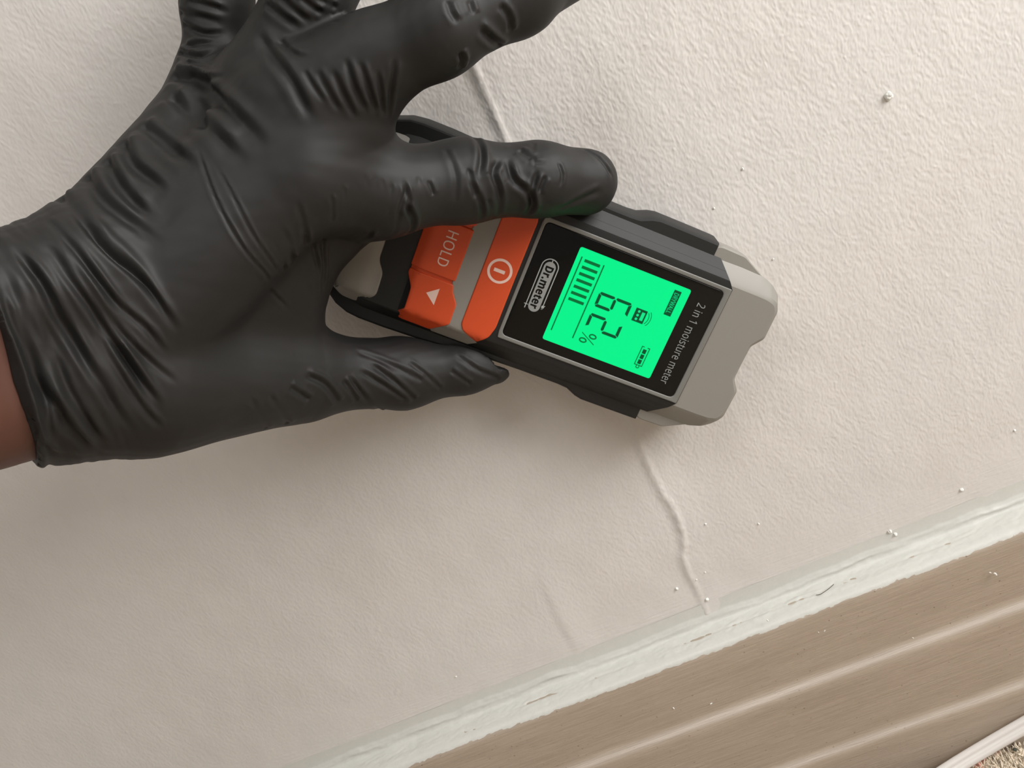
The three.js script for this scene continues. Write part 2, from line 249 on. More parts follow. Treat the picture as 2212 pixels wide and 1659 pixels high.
// ------------------------------------------------------------------ the moisture meter: u along it (tip at +u), v across it, h away from the wall
const meter = new THREE.Group(); meter.name = 'moisture_meter'; scene.add(meter);
meter.position.set(0, -FLOOR * MM, 0.4 * MM); meter.rotation.z = ALPHA;
tag(meter, 'grey and black moisture meter with orange buttons and lit green display, held against the wall', 'meter');
const part = (name, g, m, parent = meter) => mesh(name, toMetres(g), m, parent);
const rubber = new THREE.MeshStandardMaterial({ color: 0x111211, roughness: 0.6 });
const greyPlastic = new THREE.MeshStandardMaterial({ color: 0x86837c, roughness: 0.5 });
const orangeRubber = new THREE.MeshStandardMaterial({ color: 0xcc4a1d, roughness: 0.55 });
const print = new THREE.MeshStandardMaterial({ color: 0xe6c8bd, roughness: 0.6 });

// height of the front: flat in the middle, sloping at both sides to the ledge, stepped down towards the hand
function front(u, v) {
  const a = Math.abs(v), k = 0.35;
  let h = 29 - 4.5 * clamp((a - 25.2 + k) / (5.6 + k), 0, 1);
  if (a > 25.2 - 1 && a < 25.2 + 1) { const t = (a - 24.2) / 2; h = 29 - 4.5 * (0.8 / 5.6) * t * t * 1.1; }
  h -= 1.7 * smooth(-69.2, -73.2, u) * 0.9;
  h -= 2.6 * smooth(-90, -106, u);
  return h;
}
// solid from rings of points: every ring is a closed outline [u, v, h] with the same number of points
function loft(rings, crease = 0.55) {
  const n = rings[0].length, pos = [], index = [];
  for (const r of rings) for (const p of r) pos.push(...p);
  for (let k = 0; k < rings.length - 1; k++) for (let i = 0; i < n; i++) { const a = k * n + i, b = k * n + (i + 1) % n; index.push(a, b, b + n, a, b + n, a + n); }
  const cap = (k, flip) => { const r = rings[k], tri = THREE.ShapeUtils.triangulateShape(r.map((p) => new THREE.Vector2(p[0], p[1])), []); for (const t of tri) index.push(k * n + t[flip ? 0 : 0], k * n + t[flip ? 2 : 1], k * n + t[flip ? 1 : 2]); };
  cap(rings.length - 1, false); cap(0, true);
  const g = new THREE.BufferGeometry(); g.setAttribute('position', new THREE.Float32BufferAttribute(pos, 3)); g.setIndex(index);
  return toCreasedNormals(g, crease);
}
const mirrored = (half) => [...half.map(([u, v]) => [u, -v]), ...half.slice().reverse().filter(([, v]) => v > 0)];   // half: v >= 0 listed from the tip (+u) to the hand (-u), anticlockwise result
function rounded(poly, r, seg = 4) {                     // corners of a closed [u, v] polygon rounded
  const out = [], n = poly.length;
  for (let k = 0; k < n; k++) {
    const p = poly[k], a = poly[(k + n - 1) % n], b = poly[(k + 1) % n], rr = Array.isArray(r) ? r[k] : r;
    const la = Math.hypot(a[0] - p[0], a[1] - p[1]), lb = Math.hypot(b[0] - p[0], b[1] - p[1]), t = Math.min(rr, la * 0.45, lb * 0.45);
    const s = [p[0] + (a[0] - p[0]) / la * t, p[1] + (a[1] - p[1]) / la * t], e = [p[0] + (b[0] - p[0]) / lb * t, p[1] + (b[1] - p[1]) / lb * t];
    for (let i = 0; i <= seg; i++) { const q = i / seg; out.push([(1 - q) ** 2 * s[0] + 2 * q * (1 - q) * p[0] + q * q * e[0], (1 - q) ** 2 * s[1] + 2 * q * (1 - q) * p[1] + q * q * e[1]]); }
  }
  return out;
}
// plate with a given outline lying on the front, following its slopes
function plate(poly, base, top, { bevel = 0.35, cell = 1.6, holes = [], hugging = true, surface = front } = {}) {
  const s = new THREE.Shape(poly.map(([u, v]) => new THREE.Vector2(u, v)));
  for (const h of holes) s.holes.push(new THREE.Path(h.map(([u, v]) => new THREE.Vector2(u, v))));
  const g0 = new THREE.ExtrudeGeometry(s, { depth: top - base - bevel, bevelEnabled: bevel > 0, bevelThickness: bevel, bevelSize: bevel, bevelOffset: -bevel, bevelSegments: 3 });
  g0.deleteAttribute('uv'); g0.deleteAttribute('normal');
  let g = hugging ? new TessellateModifier(cell, 7).modify(g0) : g0;
  g.deleteAttribute('normal');
  const p = g.attributes.position;
  for (let k = 0; k < p.count; k++) p.setZ(k, p.getZ(k) + base + (hugging ? surface(p.getX(k), p.getY(k)) : 0));
  return toCreasedNormals(g, 0.6);
}
// --- black overmould: outlines at rising heights (from the tip end round to the hand end)
const blackHalf = [[24.4, 36.6], [12, 36.7], [2.2, 36.7], [-0.6, 36.1], [-4.4, 34.5], [-8, 34.2], [-24, 34.2], [-38, 34.5], [-50, 35.6], [-62, 36.4], [-75, 36.8], [-84, 36.7], [-89, 36.0], [-94, 34.0], [-98.5, 30.6], [-102.2, 25.8], [-104.6, 19], [-105.6, 10], [-106, 0]];
const tipEdge = (h, v) => (h >= 24 ? [[34.4, 0.0], [34.4, Math.min(22.7, v)], [27.0, v]] : [[24.4, 0], [24.4, v * 0.5], [24.4, v * 0.8]]);
function blackRing(h, inset, crest) {
  const half = blackHalf.map(([u, v]) => {
    const end = smooth(-80, -106, u);
    if (crest === undefined) return [u + inset * end * (u < -84 ? 1 : 0), Math.max(0, v - inset * (1 - 0.5 * end))];
    const q = crest * (v / 36.6) * (u > -8 ? 1 : 1); const cap = u > -84 ? crest : lerp(crest, v - (36.6 - crest), 1);
    return [u + (36.6 - crest) * end * 0.75, Math.max(0, Math.min(cap, crest))];
  });
  let first;
  if (crest === undefined) first = [[24.4, 0], [24.4, 12], [24.4, 25]];
  else { const q = Math.min(crest, 22.7); first = [[34.4, 0], [34.4, q * 0.6], [34.4, q]]; }
  const rest = half; if (crest !== undefined) rest[0] = [34.4 - Math.max(0, crest - 22.7) * 0.89, crest];
  return mirrored([...first, ...rest]).map(([u, v]) => [u, v, h]);
}
{
  const rings = [blackRing(1.2, 3.2), blackRing(4, 1.6), blackRing(9, 0.2), blackRing(15, 0.1), blackRing(21, 0.9), blackRing(23.6, 1.25), blackRing(24.3, 1.6), blackRing(24.5, 2.2)];
  part('rubber_shell', loft(rings, 0.5), rubber);
  // raised middle with sloping sides, and the step up to the buttons and the display
  const slope = (crest, h) => blackRing(0, 0, crest).map(([u, v]) => [u, v, h - 2.0 * smooth(-92, -106, u)]);
  part('rubber_front', loft([slope(31.2, 22), slope(30.8, 24.5), slope(28.1, 26.7), slope(27.6, 27.1), slope(27.0, 27.3)], 0.3), rubber);
  const step = (crest, h, u0) => { const tip = 34.4 - (crest - 22.7) * 0.89; return [[34.4, -22.6], [34.4, 22.6], [tip, crest], [-40, crest], [u0 + 1, crest], [u0, crest - 1], [u0, 1 - crest], [u0 + 1, -crest], [-40, -crest], [tip, -crest]].map(([u, v]) => [u, v, h]); };
  part('rubber_step', loft([step(29.5, 24, -73.5), step(28.1, 26.65, -73.3), step(26, 28.35, -70), step(25.2, 28.86, -69), step(24.4, 29, -68.5)], 0.25), rubber);
}
// --- grey core: the tip end, seen beyond the black rubber
{
  const low = [[50.6, 0], [50.7, 6.2], [54.2, 10.2], [54.0, 22.2], [52.3, 26.6], [49.0, 29.2], [44, 30.6], [35.2, 34.9], [26, 35.1], [21, 33], [19, 30]];
  const crest = [[50.6, 0], [50.7, 6.2], [54.1, 10.2], [53.9, 22.1], [52.2, 26.4], [48.8, 28.9], [44, 30.4], [35.2, 30.6], [26, 30.3], [21, 29], [19, 28.7]];
  const top = [[50.1, 0], [50.2, 6.5], [53.4, 10.6], [53.2, 21.4], [51.5, 24.2], [48.2, 25.2], [44, 25.3], [35.2, 25.2], [26, 25.0], [21, 24], [19, 23.7]];
  const flatTop = [[49.3, 0], [49.4, 6.8], [52.4, 11.1], [52.2, 20.8], [50.7, 23.0], [47.6, 23.7], [43.6, 23.8], [35.2, 23.8], [26, 23.6], [21, 22.8], [19, 22.7]];
  const inset = (half, d) => half.map(([u, v]) => [u - d * smooth(40, 50, u), Math.max(0, v - d)]);
  const all = (half, h) => rounded(mirrored([...half]), 0.9, 3).map(([u, v]) => [u, v, h]);
  const rings = [all(inset(low, 2.5), 1.5), all(inset(low, 1), 4), all(low, 8), all(low, 20), all(inset(low, 0.25), 23.4), all(inset(low, 0.8), 24.1), all(crest, 24.2), all(top, 28.2), all(flatTop, 28.75)];
  part('grey_tip', loft(rings, 0.5), greyPlastic).userData.label = 'light grey notched plastic tip';
}
// --- grey band between the buttons, and the grey handle end
const bandHalf = [[-43.2, 29.9], [-42.2, 28.4], [-48.3, 25.1], [-49.2, 22.6], [-49.2, 0], [-57.2, 0], [-57.2, 9.7], [-56.2, 13.2], [-53.8, 16.8], [-53.6, 24.0], [-59.2, 29.0], [-58.6, 30.0]];
const full = (half) => [...half, ...half.slice().reverse().map(([u, v]) => [u, -v])];
const closed = (list) => list.filter((p, k) => { const q = list[(k + 1) % list.length]; return Math.hypot(p[0] - q[0], p[1] - q[1]) > 0.05; });
{
  const right = [[-44.6, 30.2], [-41.6, 28.0], [-47.6, 24.8], [-48.8, 22.4]], left = [[-57.6, 9.4], [-56.6, 13.4], [-54.0, 17.0], [-53.8, 24.2], [-59.4, 29.2], [-58.4, 30.2]];
  const poly = [...right, ...right.slice().reverse().map(([u, v]) => [u, -v]), ...left.slice().reverse().map(([u, v]) => [u, -v]), ...left];
  part('grey_band', plate(poly, -1.5, 0.35, { bevel: 0.3, cell: 1.4 }), greyPlastic);
  const edge = [[-83.4, 0], [-83.4, 12.0], [-80.7, 16.0], [-80.5, 24.4], [-85.9, 29.6], [-92.2, 29.3], [-96.3, 26.2], [-99.6, 20.5], [-101, 12], [-101.2, 0]];
  const handle = rounded(closed([...edge, ...edge.slice(1, -1).reverse().map(([u, v]) => [u, -v])]).reverse(), 1.6, 3);
  const shape = (u, v) => front(u, v) + 1.2 * smooth(-81.5, -87.2, u) - 0.5 * smooth(22, 30, Math.abs(v));
  part('grey_handle', plate(handle, -2, 0.6, { bevel: 0.5, cell: 0.9, surface: shape }), greyPlastic);
}
// --- orange buttons
{
  const side = [[-37.7, 0], [-37.6, 19.8], [-38.7, 23.8], [-42.1, 27.7], [-48.3, 24.8], [-49.6, 22.6], [-49.6, 0]];
  const power = rounded(closed([...side, ...side.slice(1, -1).reverse().map(([u, v]) => [u, -v])]).reverse(), 0.9, 3);
  const b = part('power_button', plate(power, -1.5, 0.75, { bevel: 0.5, cell: 1.4 }), orangeRubber);
  b.userData.label = 'wide orange power button';
  const ring = plate(Array.from({ length: 48 }, (_, k) => { const a = k / 48 * 2 * Math.PI; return [-43.6 + 4.35 * Math.cos(a), -0.35 + 4.35 * Math.sin(a)]; }), 0.7, 0.8, { bevel: 0, cell: 4, holes: [Array.from({ length: 48 }, (_, k) => { const a = -k / 48 * 2 * Math.PI; return [-43.6 + 3.45 * Math.cos(a), -0.35 + 3.45 * Math.sin(a)]; })] });
  const bar = plate([[-45.75, -0.95], [-41.8, -0.95], [-41.8, 0.25], [-45.75, 0.25]], 0.7, 0.8, { bevel: 0, cell: 4 });
  part('power_symbol', mergeGeometries([ring, bar]), print, b);
  const hold = rounded([[-72.8, -9.4], [-56.6, -9.4], [-56.6, 9.4], [-72.8, 9.4]], 0.5, 2);
  const h = part('hold_button', plate(hold, -1.5, 0.75, { bevel: 0.4, cell: 1.4 }), orangeRubber);
  h.userData.label = 'orange hold button';
  const arrow = [[-72.8, -10.6], [-72.8, -12.5], [-70.2, -16.7], [-69.9, -24.7], [-74.9, -29.4], [-59.2, -29.6], [-53.3, -24.4], [-53.4, -16.8], [-55.9, -13.3], [-56.7, -10.6]];
  const down = part('arrow_button', plate(rounded(arrow, 0.7, 3), -1.5, 0.75, { bevel: 0.4, cell: 1.3 }), orangeRubber);
  down.userData.label = 'orange button with a white down arrow';
  part('arrow_symbol', plate([[-64.6, -16.5], [-60.7, -19.75], [-60.7, -13.55]], 0.7, 0.8, { bevel: 0, cell: 4 }), print, down);
  part('arrow_button', plate(rounded(arrow.map(([u, v]) => [u, -v]).reverse(), 0.7, 3), -1.5, 0.75, { bevel: 0.4, cell: 1.3 }), orangeRubber);
  // orange web in the grooves between the three
  part('button_web', mergeGeometries([plate([[-72.4, -11.2], [-56.9, -11.2], [-56.9, -8.8], [-72.4, -8.8]], -1.5, 0.05, { bevel: 0, cell: 1.4 }), plate([[-72.4, 8.8], [-56.9, 8.8], [-56.9, 11.2], [-72.4, 11.2]], -1.5, 0.05, { bevel: 0, cell: 1.4 })]), orangeRubber);
  // the word on the hold button, as flat print (letters are outlines with a little thickness)
  const { FontLoader } = await import('three/addons/loaders/FontLoader.js');
  const font = await new FontLoader().loadAsync('fonts/droid/droid_sans_regular.typeface.json');
  const shapes = font.generateShapes('HOLD', 5.05), g = new THREE.ExtrudeGeometry(shapes, { depth: 0.12, bevelEnabled: false, curveSegments: 6 });
  g.computeBoundingBox(); const bb = g.boundingBox; g.translate(-(bb.min.x + bb.max.x) / 2, -bb.min.y, 0); g.scale(12.35 / (bb.max.x - bb.min.x), 3.85 / (bb.max.y - bb.min.y), 1);
  g.rotateZ(-Math.PI / 2); g.translate(-64.75, 0.33, 29.72);
  part('hold_lettering', g, print, h);
}
// --- display: grey frame, black glass with print, green lit screen
{
  const outer = [[34.2, 22.7], [-35.9, 22.7], [-36.3, 20.5], [-36.3, -20.5], [-35.9, -22.7], [34.2, -22.7]], inner = rounded([[32.1, -21.2], [32.1, 21.2], [-35.0, 21.2], [-35.0, -21.2]], 2, 5);
  part('grey_frame', plate(rounded(outer, 0.4, 2), -1.2, 0.45, { bevel: 0.3, hugging: false, holes: [inner.slice().reverse()] }).translate(0, 0, 29), new THREE.MeshStandardMaterial({ color: 0x72726e, roughness: 0.42 })).userData.label = 'thin grey frame around the display';
  const S = 24, W = Math.round(42.2 * S), H = Math.round(66.9 * S), cv = document.createElement('canvas'); cv.width = W; cv.height = H;
  const c = cv.getContext('2d'), ox = 21.1, oy = 31.95;                                                   // canvas mm: x = -v + ox, y = oy - u
  const X = (x) => (x + ox) * S, Y = (u) => (oy - u) * S;
  c.fillStyle = '#030404'; c.fillRect(0, 0, W, H);
  const ink = '#8b908e';
  const fit = (ctx, text, font, x0, x1, base, cap, X, Y, S) => { // text from x0 to x1, capitals cap mm tall
    ctx.save(); ctx.font = font; const m = ctx.measureText(text), k = parseFloat(/(\d+)px/.exec(font)[1]);
    ctx.translate(X(x0), Y(base)); ctx.scale((x1 - x0) * S / m.width, cap * S / (0.72 * k)); ctx.fillText(text, 0, 0); ctx.restore();
  };
  c.fillStyle = ink; fit(c, '2 in 1 moisture meter', '100px sans-serif', -14.5, 17.3, 25.05, 3.0, X, Y, S);
  // logo: pill with an outline that ends in two small tools
  const pill = (x0, x1, y0, y1) => { const r = (y1 - y0) / 2 * S; c.beginPath(); c.moveTo(X(x0) + r, Y(y1)); c.lineTo(X(x1) - r, Y(y1)); c.arc(X(x1) - r, Y((y0 + y1) / 2), r, -Math.PI / 2, Math.PI / 2); c.lineTo(X(x0) + r, Y(y0)); c.arc(X(x0) + r, Y((y0 + y1) / 2), r, Math.PI / 2, Math.PI * 1.5); c.closePath(); };
  c.fillStyle = '#8d908e'; pill(-8.9, 9.6, -30.15, -25.95); c.fill();
  c.strokeStyle = '#a5aaa8'; c.lineWidth = 0.34 * S; c.beginPath(); { const r = 2.95 * S, yc = Y(-28.05); c.moveTo(X(6.6), Y(-25.1)); c.lineTo(X(-6.9), Y(-25.1)); c.arc(X(-6.9), yc, r, -Math.PI / 2, Math.PI / 2, true); c.lineTo(X(9.2), Y(-31.0)); c.stroke(); }
  c.fillRect(X(-9.9), Y(-27.75), 1.0 * S, 0.4 * S);
  c.fillStyle = '#a5aaa8'; c.fillRect(X(6.4), Y(-24.6), 0.8 * S, 1.0 * S); c.fillRect(X(7.2), Y(-24.85), 0.5 * S, 0.16 * S); c.fillRect(X(7.2), Y(-25.2), 0.7 * S, 0.16 * S); c.fillRect(X(6.2), Y(-24.4), 0.4 * S, 0.25 * S);
  c.fillRect(X(7.6), Y(-30.3), 0.28 * S, 1.4 * S);
  c.fillStyle = '#08090a'; c.save(); c.font = 'bold 100px sans-serif'; { const m = c.measureText('Dr.meter'); c.translate(X(-7.45), Y(-29.4)); c.transform((15.9 * S) / m.width, 0, 0, 2.85 * S / 72, 0, 0); c.fillText('Dr.meter', 0, 0); c.lineWidth = 3; c.strokeStyle = '#08090a'; c.strokeText('Dr.meter', 0, 0); } c.restore();
  const glassMap = new THREE.CanvasTexture(cv); glassMap.colorSpace = THREE.SRGBColorSpace;
  const lay = (g, x0, x1, u0, u1) => { const p = g.attributes.position, uv = new Float32Array(p.count * 2); for (let k = 0; k < p.count; k++) { uv[2 * k] = (-p.getY(k) - x0) / (x1 - x0); uv[2 * k + 1] = (p.getX(k) - u0) / (u1 - u0); } g.setAttribute('uv', new THREE.BufferAttribute(uv, 2)); return g; };
  const glass = plate(rounded([[31.9, -21.0], [31.9, 21.0], [-34.8, 21.0], [-34.8, -21.0]], 1.8, 5), -1, 0.3, { bevel: 0.15, hugging: false }).translate(0, 0, 29);
  const g = part('display_glass', lay(glass, -21.1, 21.1, -34.95, 31.95), new THREE.MeshPhysicalMaterial({ map: glassMap, roughness: 0.16, specularIntensity: 0.5, clearcoat: 0.1, clearcoatRoughness: 0.05 }));
  g.userData.label = 'glossy black display glass with grey print';

  const L = 28, w = 34.9, h = 41.94, lc = document.createElement('canvas'); lc.width = Math.round(w * L); lc.height = Math.round(h * L);
  const d = lc.getContext('2d'), x_ = (x) => (x + w / 2) * L, y_ = (u) => (h / 2 - u) * L;
  d.fillStyle = '#00f08a'; d.fillRect(0, 0, lc.width, lc.height);
  d.fillStyle = '#056a35';
  for (let k = 0; k < 7; k++) d.fillRect(x_(-14.06 + 2.363 * k), y_(-12.15), 1.05 * L, 5.75 * L);
  d.fillRect(x_(-14.45), y_(-18.95), 27.85 * L, 0.45 * L); d.fillRect(x_(-14.45), y_(-10.75), 27.85 * L, 0.45 * L);
  d.fillStyle = '#064f2c';
  const poly = (pts) => { d.beginPath(); pts.forEach(([a, b], k) => (k ? d.lineTo(x_(a), y_(b)) : d.moveTo(x_(a), y_(b)))); d.closePath(); d.fill(); };
  const digit = (x0, x1, y0, y1, on) => {            // seven segments between x0..x1 and y0..y1
    const t = 1.05, q = 0.2, ym = (y0 + y1) / 2 - 0.05;
    const H_ = (y, s) => (s === 0 ? [[x0 + t * 0.6 + q, y], [x0 + t + q, y + t / 2], [x1 - t - q, y + t / 2], [x1 - t * 0.6 - q, y], [x1 - t - q, y - t / 2], [x0 + t + q, y - t / 2]] : [[x0 + 0.45 + q, y + s * 0.05], [x1 - 0.45 - q, y + s * 0.05], [x1 - t - q, y - s * t], [x0 + t + q, y - s * t]]);
    const V_ = (x, s, ya, yb) => [[x, ya + 0.35 + q], [x + s * t * 0.55, ya + q], [x + s * t, ya + t * 0.75 + q], [x + s * t, yb - t * 0.75 - q], [x + s * t * 0.55, yb - q], [x, yb - 0.35 - q]];
    if (on.includes('a')) poly(H_(y1, 1)); if (on.includes('d')) poly(H_(y0, -1)); if (on.includes('g')) poly(H_(ym, 0));
    if (on.includes('f')) poly(V_(x0, 1, ym, y1)); if (on.includes('e')) poly(V_(x0, 1, y0, ym)); if (on.includes('b')) poly(V_(x1, -1, ym, y1)); if (on.includes('c')) poly(V_(x1, -1, y0, ym));
  };
  digit(-5.6, -0.05, -8.6, 3.8, 'acdefg'); digit(2.5, 8.15, -8.6, 3.8, 'abged');
  d.strokeStyle = '#056a35'; d.lineWidth = 0.5 * L; for (const [a, b] of [[12.75, -7.3], [10.4, -4.45]]) { d.beginPath(); d.ellipse(x_(a), y_(b), 0.72 * L, 1.2 * L, 0, 0, 7); d.stroke(); }
  d.lineWidth = 0.3 * L; d.beginPath(); d.moveTo(x_(10.15), y_(-8.65)); d.lineTo(x_(13.1), y_(-2.95)); d.stroke();
  // little meter sign with waves
  d.fillStyle = '#064f2c'; d.fillRect(x_(-5), y_(10), 4.88 * L, 4.3 * L);
  d.fillStyle = '#10e588'; for (const a of [-3.97, -2.55, -1.15]) { d.beginPath(); d.arc(x_(a), y_(7.1), 0.48 * L, 0, 7); d.fill(); } d.fillRect(x_(-4.12), y_(9.45), 3.05 * L, 1.2 * L);
  d.strokeStyle = '#056a35'; d.lineWidth = 0.24 * L; for (const [r, y] of [[3.3, 7.9], [4.1, 7.95]]) { d.beginPath(); d.arc(x_(-2.55), y_(y), r * L, -Math.PI * 0.5 - 0.68, -Math.PI * 0.5 + 0.68); d.stroke(); }
  d.fillStyle = '#064f2c'; d.fillRect(x_(-15.55), y_(18.07), 9.38 * L, 2.65 * L); d.fillStyle = '#10e588'; fit(d, 'DRYWALL', '100px sans-serif', -14.75, -7.0, 15.85, 1.72, x_, y_, L);
  // battery
  d.strokeStyle = '#056a35'; d.lineWidth = 0.32 * L; d.beginPath(); d.moveTo(x_(7.2), y_(15.5)); d.lineTo(x_(7.2), y_(16.35)); d.lineTo(x_(14.2), y_(16.35)); d.lineTo(x_(14.2), y_(13.5)); d.lineTo(x_(7.2), y_(13.5)); d.lineTo(x_(7.2), y_(14.35)); d.stroke();
  d.beginPath(); d.moveTo(x_(14.3), y_(15.45)); d.lineTo(x_(15.1), y_(15.4)); d.quadraticCurveTo(x_(15.45), y_(14.95), x_(15.1), y_(14.45)); d.lineTo(x_(14.3), y_(14.4)); d.stroke();
  d.fillStyle = '#064f2c'; for (let k = 0; k < 3; k++) d.fillRect(x_(8.0 + 2.02 * k), y_(15.6), 1.65 * L, 1.35 * L);
  const lit = new THREE.CanvasTexture(lc); lit.colorSpace = THREE.SRGBColorSpace;
  const screen = plate(rounded([[20.97, -17.45], [20.97, 17.45], [-20.97, 17.45], [-20.97, -17.45]], 0.9, 5), -0.5, 0.34, { bevel: 0, hugging: false }).translate(0, 0, 29);
  part('display_screen', lay(screen, -17.45, 17.45, -20.97, 20.97), new THREE.MeshPhysicalMaterial({ color: 0x010101, emissive: 0xffffff, emissiveMap: lit, emissiveIntensity: SCREEN, roughness: 0.3, specularIntensity: 0.25 }), g).userData.label = 'green lit liquid crystal screen reading 62 percent';
  const glow = new THREE.RectAreaLight(new THREE.Color(0.0, 0.87, 0.25), SCREEN * 0.12, 41.9 * MM, 34.9 * MM); glow.name = 'screen_light'; glow.position.set(0, 0, 29.6 * MM); glow.rotation.y = Math.PI; meter.add(glow);
}

// ------------------------------------------------------------------ left arm and hand in a black glove
// the skeleton as joints: picture position of the joint, its distance from the wall (mm) and its radius (mm)
const J = (x, y, z, r) => ({ p: P(x, y, z), r });
const bones = {
  wristR: J(175, 795, 88, 21.5), wristU: J(180, 612, 89, 16.2),
  armR: J(-330, 880, 122, 25), armU: J(-350, 775, 122, 24), 
  knuckle2: J(645, 384, 66.5, 13.2), knuckle3: J(625, 230, 61, 12.5), knuckle4: J(560, 192, 55, 11.2), knuckle5: J(470, 208, 41, 8.8),
  index0: J(832, 412, 55, 12.7), index1: J(1000, 392, 45, 12), index2: J(1165, 388, 39, 10.8), index3: J(1264, 394, 31, 10.6),
  middle0: J(800, 138, 63, 12.2), middle1: J(945, 66, 64, 11.2), middle2: J(1115, -20, 52, 11.2), middle3: J(1225, -75, 36, 10),
  ring1: J(672, -10, 56, 10.4), ring2: J(800, -190, 45, 10.5), ring3: J(840, -280, 24, 9.5),
  little1: J(468, 20, 39, 9.2), little2: J(492, -110, 38, 9), little3: J(510, -190, 22, 9),
  thumb0: J(330, 820, 80, 18.5), thumb1: J(640, 808, 46, 13.2), thumb2: J(872, 806, 27, 12.4), thumb3: J(1005, 793, 21.5, 9.3), thumb4: J(1069, 793, 20.5, 6.2),
};
bones.elbow = { p: bones.armR.p.clone().lerp(bones.armU.p, 0.5).add(new THREE.Vector3(-0.86, -0.12, 0.5).multiplyScalar(170)), r: 35 };          // the forearm goes on, out of the picture
bones.armR.r = 25; bones.armU.r = 23;
const { min, max, sqrt, abs } = Math;
function cone(a, b) {                                   // distance to a rounded tapered capsule
  const ax = a.p.x, ay = a.p.y, az = a.p.z, bx = b.p.x - ax, by = b.p.y - ay, bz = b.p.z - az, l2 = bx * bx + by * by + bz * bz, ra = a.r, dr = b.r - a.r;
  return (x, y, z) => { const px = x - ax, py = y - ay, pz = z - az; let t = (px * bx + py * by + pz * bz) / l2; t = t < 0 ? 0 : t > 1 ? 1 : t; const qx = px - t * bx, qy = py - t * by, qz = pz - t * bz; return sqrt(qx * qx + qy * qy + qz * qz) - ra - dr * t; };
}
function web(A, B, C, r) {                              // distance to a rounded triangle
  const a = A.p || A, b = B.p || B, c = C.p || C, ba = b.clone().sub(a), cb = c.clone().sub(b), ac = a.clone().sub(c), n = ba.clone().cross(ac), nn = n.lengthSq();
  const e1 = ba.clone().cross(n), e2 = cb.clone().cross(n), e3 = ac.clone().cross(n), lb = ba.lengthSq(), lc = cb.lengthSq(), la = ac.lengthSq();
  const seg = (px, py, pz, d, l) => { let t = (px * d.x + py * d.y + pz * d.z) / l; t = t < 0 ? 0 : t > 1 ? 1 : t; const x = px - t * d.x, y = py - t * d.y, z = pz - t * d.z; return x * x + y * y + z * z; };
  return (x, y, z) => {
    const pax = x - a.x, pay = y - a.y, paz = z - a.z, pbx = x - b.x, pby = y - b.y, pbz = z - b.z, pcx = x - c.x, pcy = y - c.y, pcz = z - c.z;
    const s = Math.sign(e1.x * pax + e1.y * pay + e1.z * paz) + Math.sign(e2.x * pbx + e2.y * pby + e2.z * pbz) + Math.sign(e3.x * pcx + e3.y * pcy + e3.z * pcz);
    let d; if (s < 2) d = min(seg(pax, pay, paz, ba, lb), seg(pbx, pby, pbz, cb, lc), seg(pcx, pcy, pcz, ac, la)); else { const q = n.x * pax + n.y * pay + n.z * paz; d = q * q / nn; }
    return sqrt(d) - r;
  };
}
const smin = (a, b, k) => { const h = max(k - abs(a - b), 0) / k; return min(a, b) - h * h * k * 0.25; };
const palmParts = (() => {
  const b = bones, corner = (x, y, z) => P(x, y, z);
  return [cone(b.wristR, b.armR), cone(b.wristU, b.armU), cone(b.wristR, b.wristU), cone(b.armR, b.elbow), cone(b.armU, b.elbow),
    cone(b.wristR, b.knuckle2), cone(b.wristU, b.knuckle5), web(b.wristR, b.knuckle2, b.knuckle5, 9), web(b.wristR, b.wristU, b.knuckle5, 9.5), web(b.knuckle2, b.knuckle3, corner(300, 560, 78), 11.5), web(b.knuckle3, b.knuckle4, b.knuckle5, 9.5),
    cone(b.thumb0, b.wristR), cone(b.thumb0, b.thumb1), web(corner(640, 425, 58), corner(300, 800, 80), corner(622, 785, 46), 9.5), web(corner(680, 440, 54), corner(790, 440, 52), corner(650, 590, 46), 7.5), web(b.knuckle2, b.knuckle3, corner(752, 273, 59), 10), web(corner(640, 380, 66), corner(715, 190, 64), corner(748, 262, 62), 11), web(corner(635, 470, 54), corner(615, 640, 46), corner(500, 700, 60), 9)];
})();
const chain = (...js) => { const list = []; for (let k = 0; k < js.length - 1; k++) list.push(cone(js[k], js[k + 1])); return list; };
const fingers = (() => { const b = bones; return [chain(b.knuckle2, b.index0, b.index1, b.index2, b.index3), chain(b.knuckle3, b.middle0, b.middle1, b.middle2, b.middle3), chain(b.knuckle4, b.ring1, b.ring2, b.ring3), chain(b.knuckle5, b.little1, b.little2, b.little3), chain(b.thumb0, b.thumb1, b.thumb2, b.thumb3, b.thumb4)]; })();
function bareField(x, y, z) {
  let d = palmParts[0](x, y, z);
  for (let k = 1; k < palmParts.length; k++) d = smin(d, palmParts[k](x, y, z), 7);
  let out;
  for (let f = 0; f < fingers.length; f++) {
    const c = fingers[f]; let e = c[0](x, y, z); for (let k = 1; k < c.length; k++) e = smin(e, c[k](x, y, z), 5);
    out = f ? smin(out, smin(d, e, f === 4 ? 12 : 9), 1.6) : smin(d, e, 9);
  }
  return out;
}
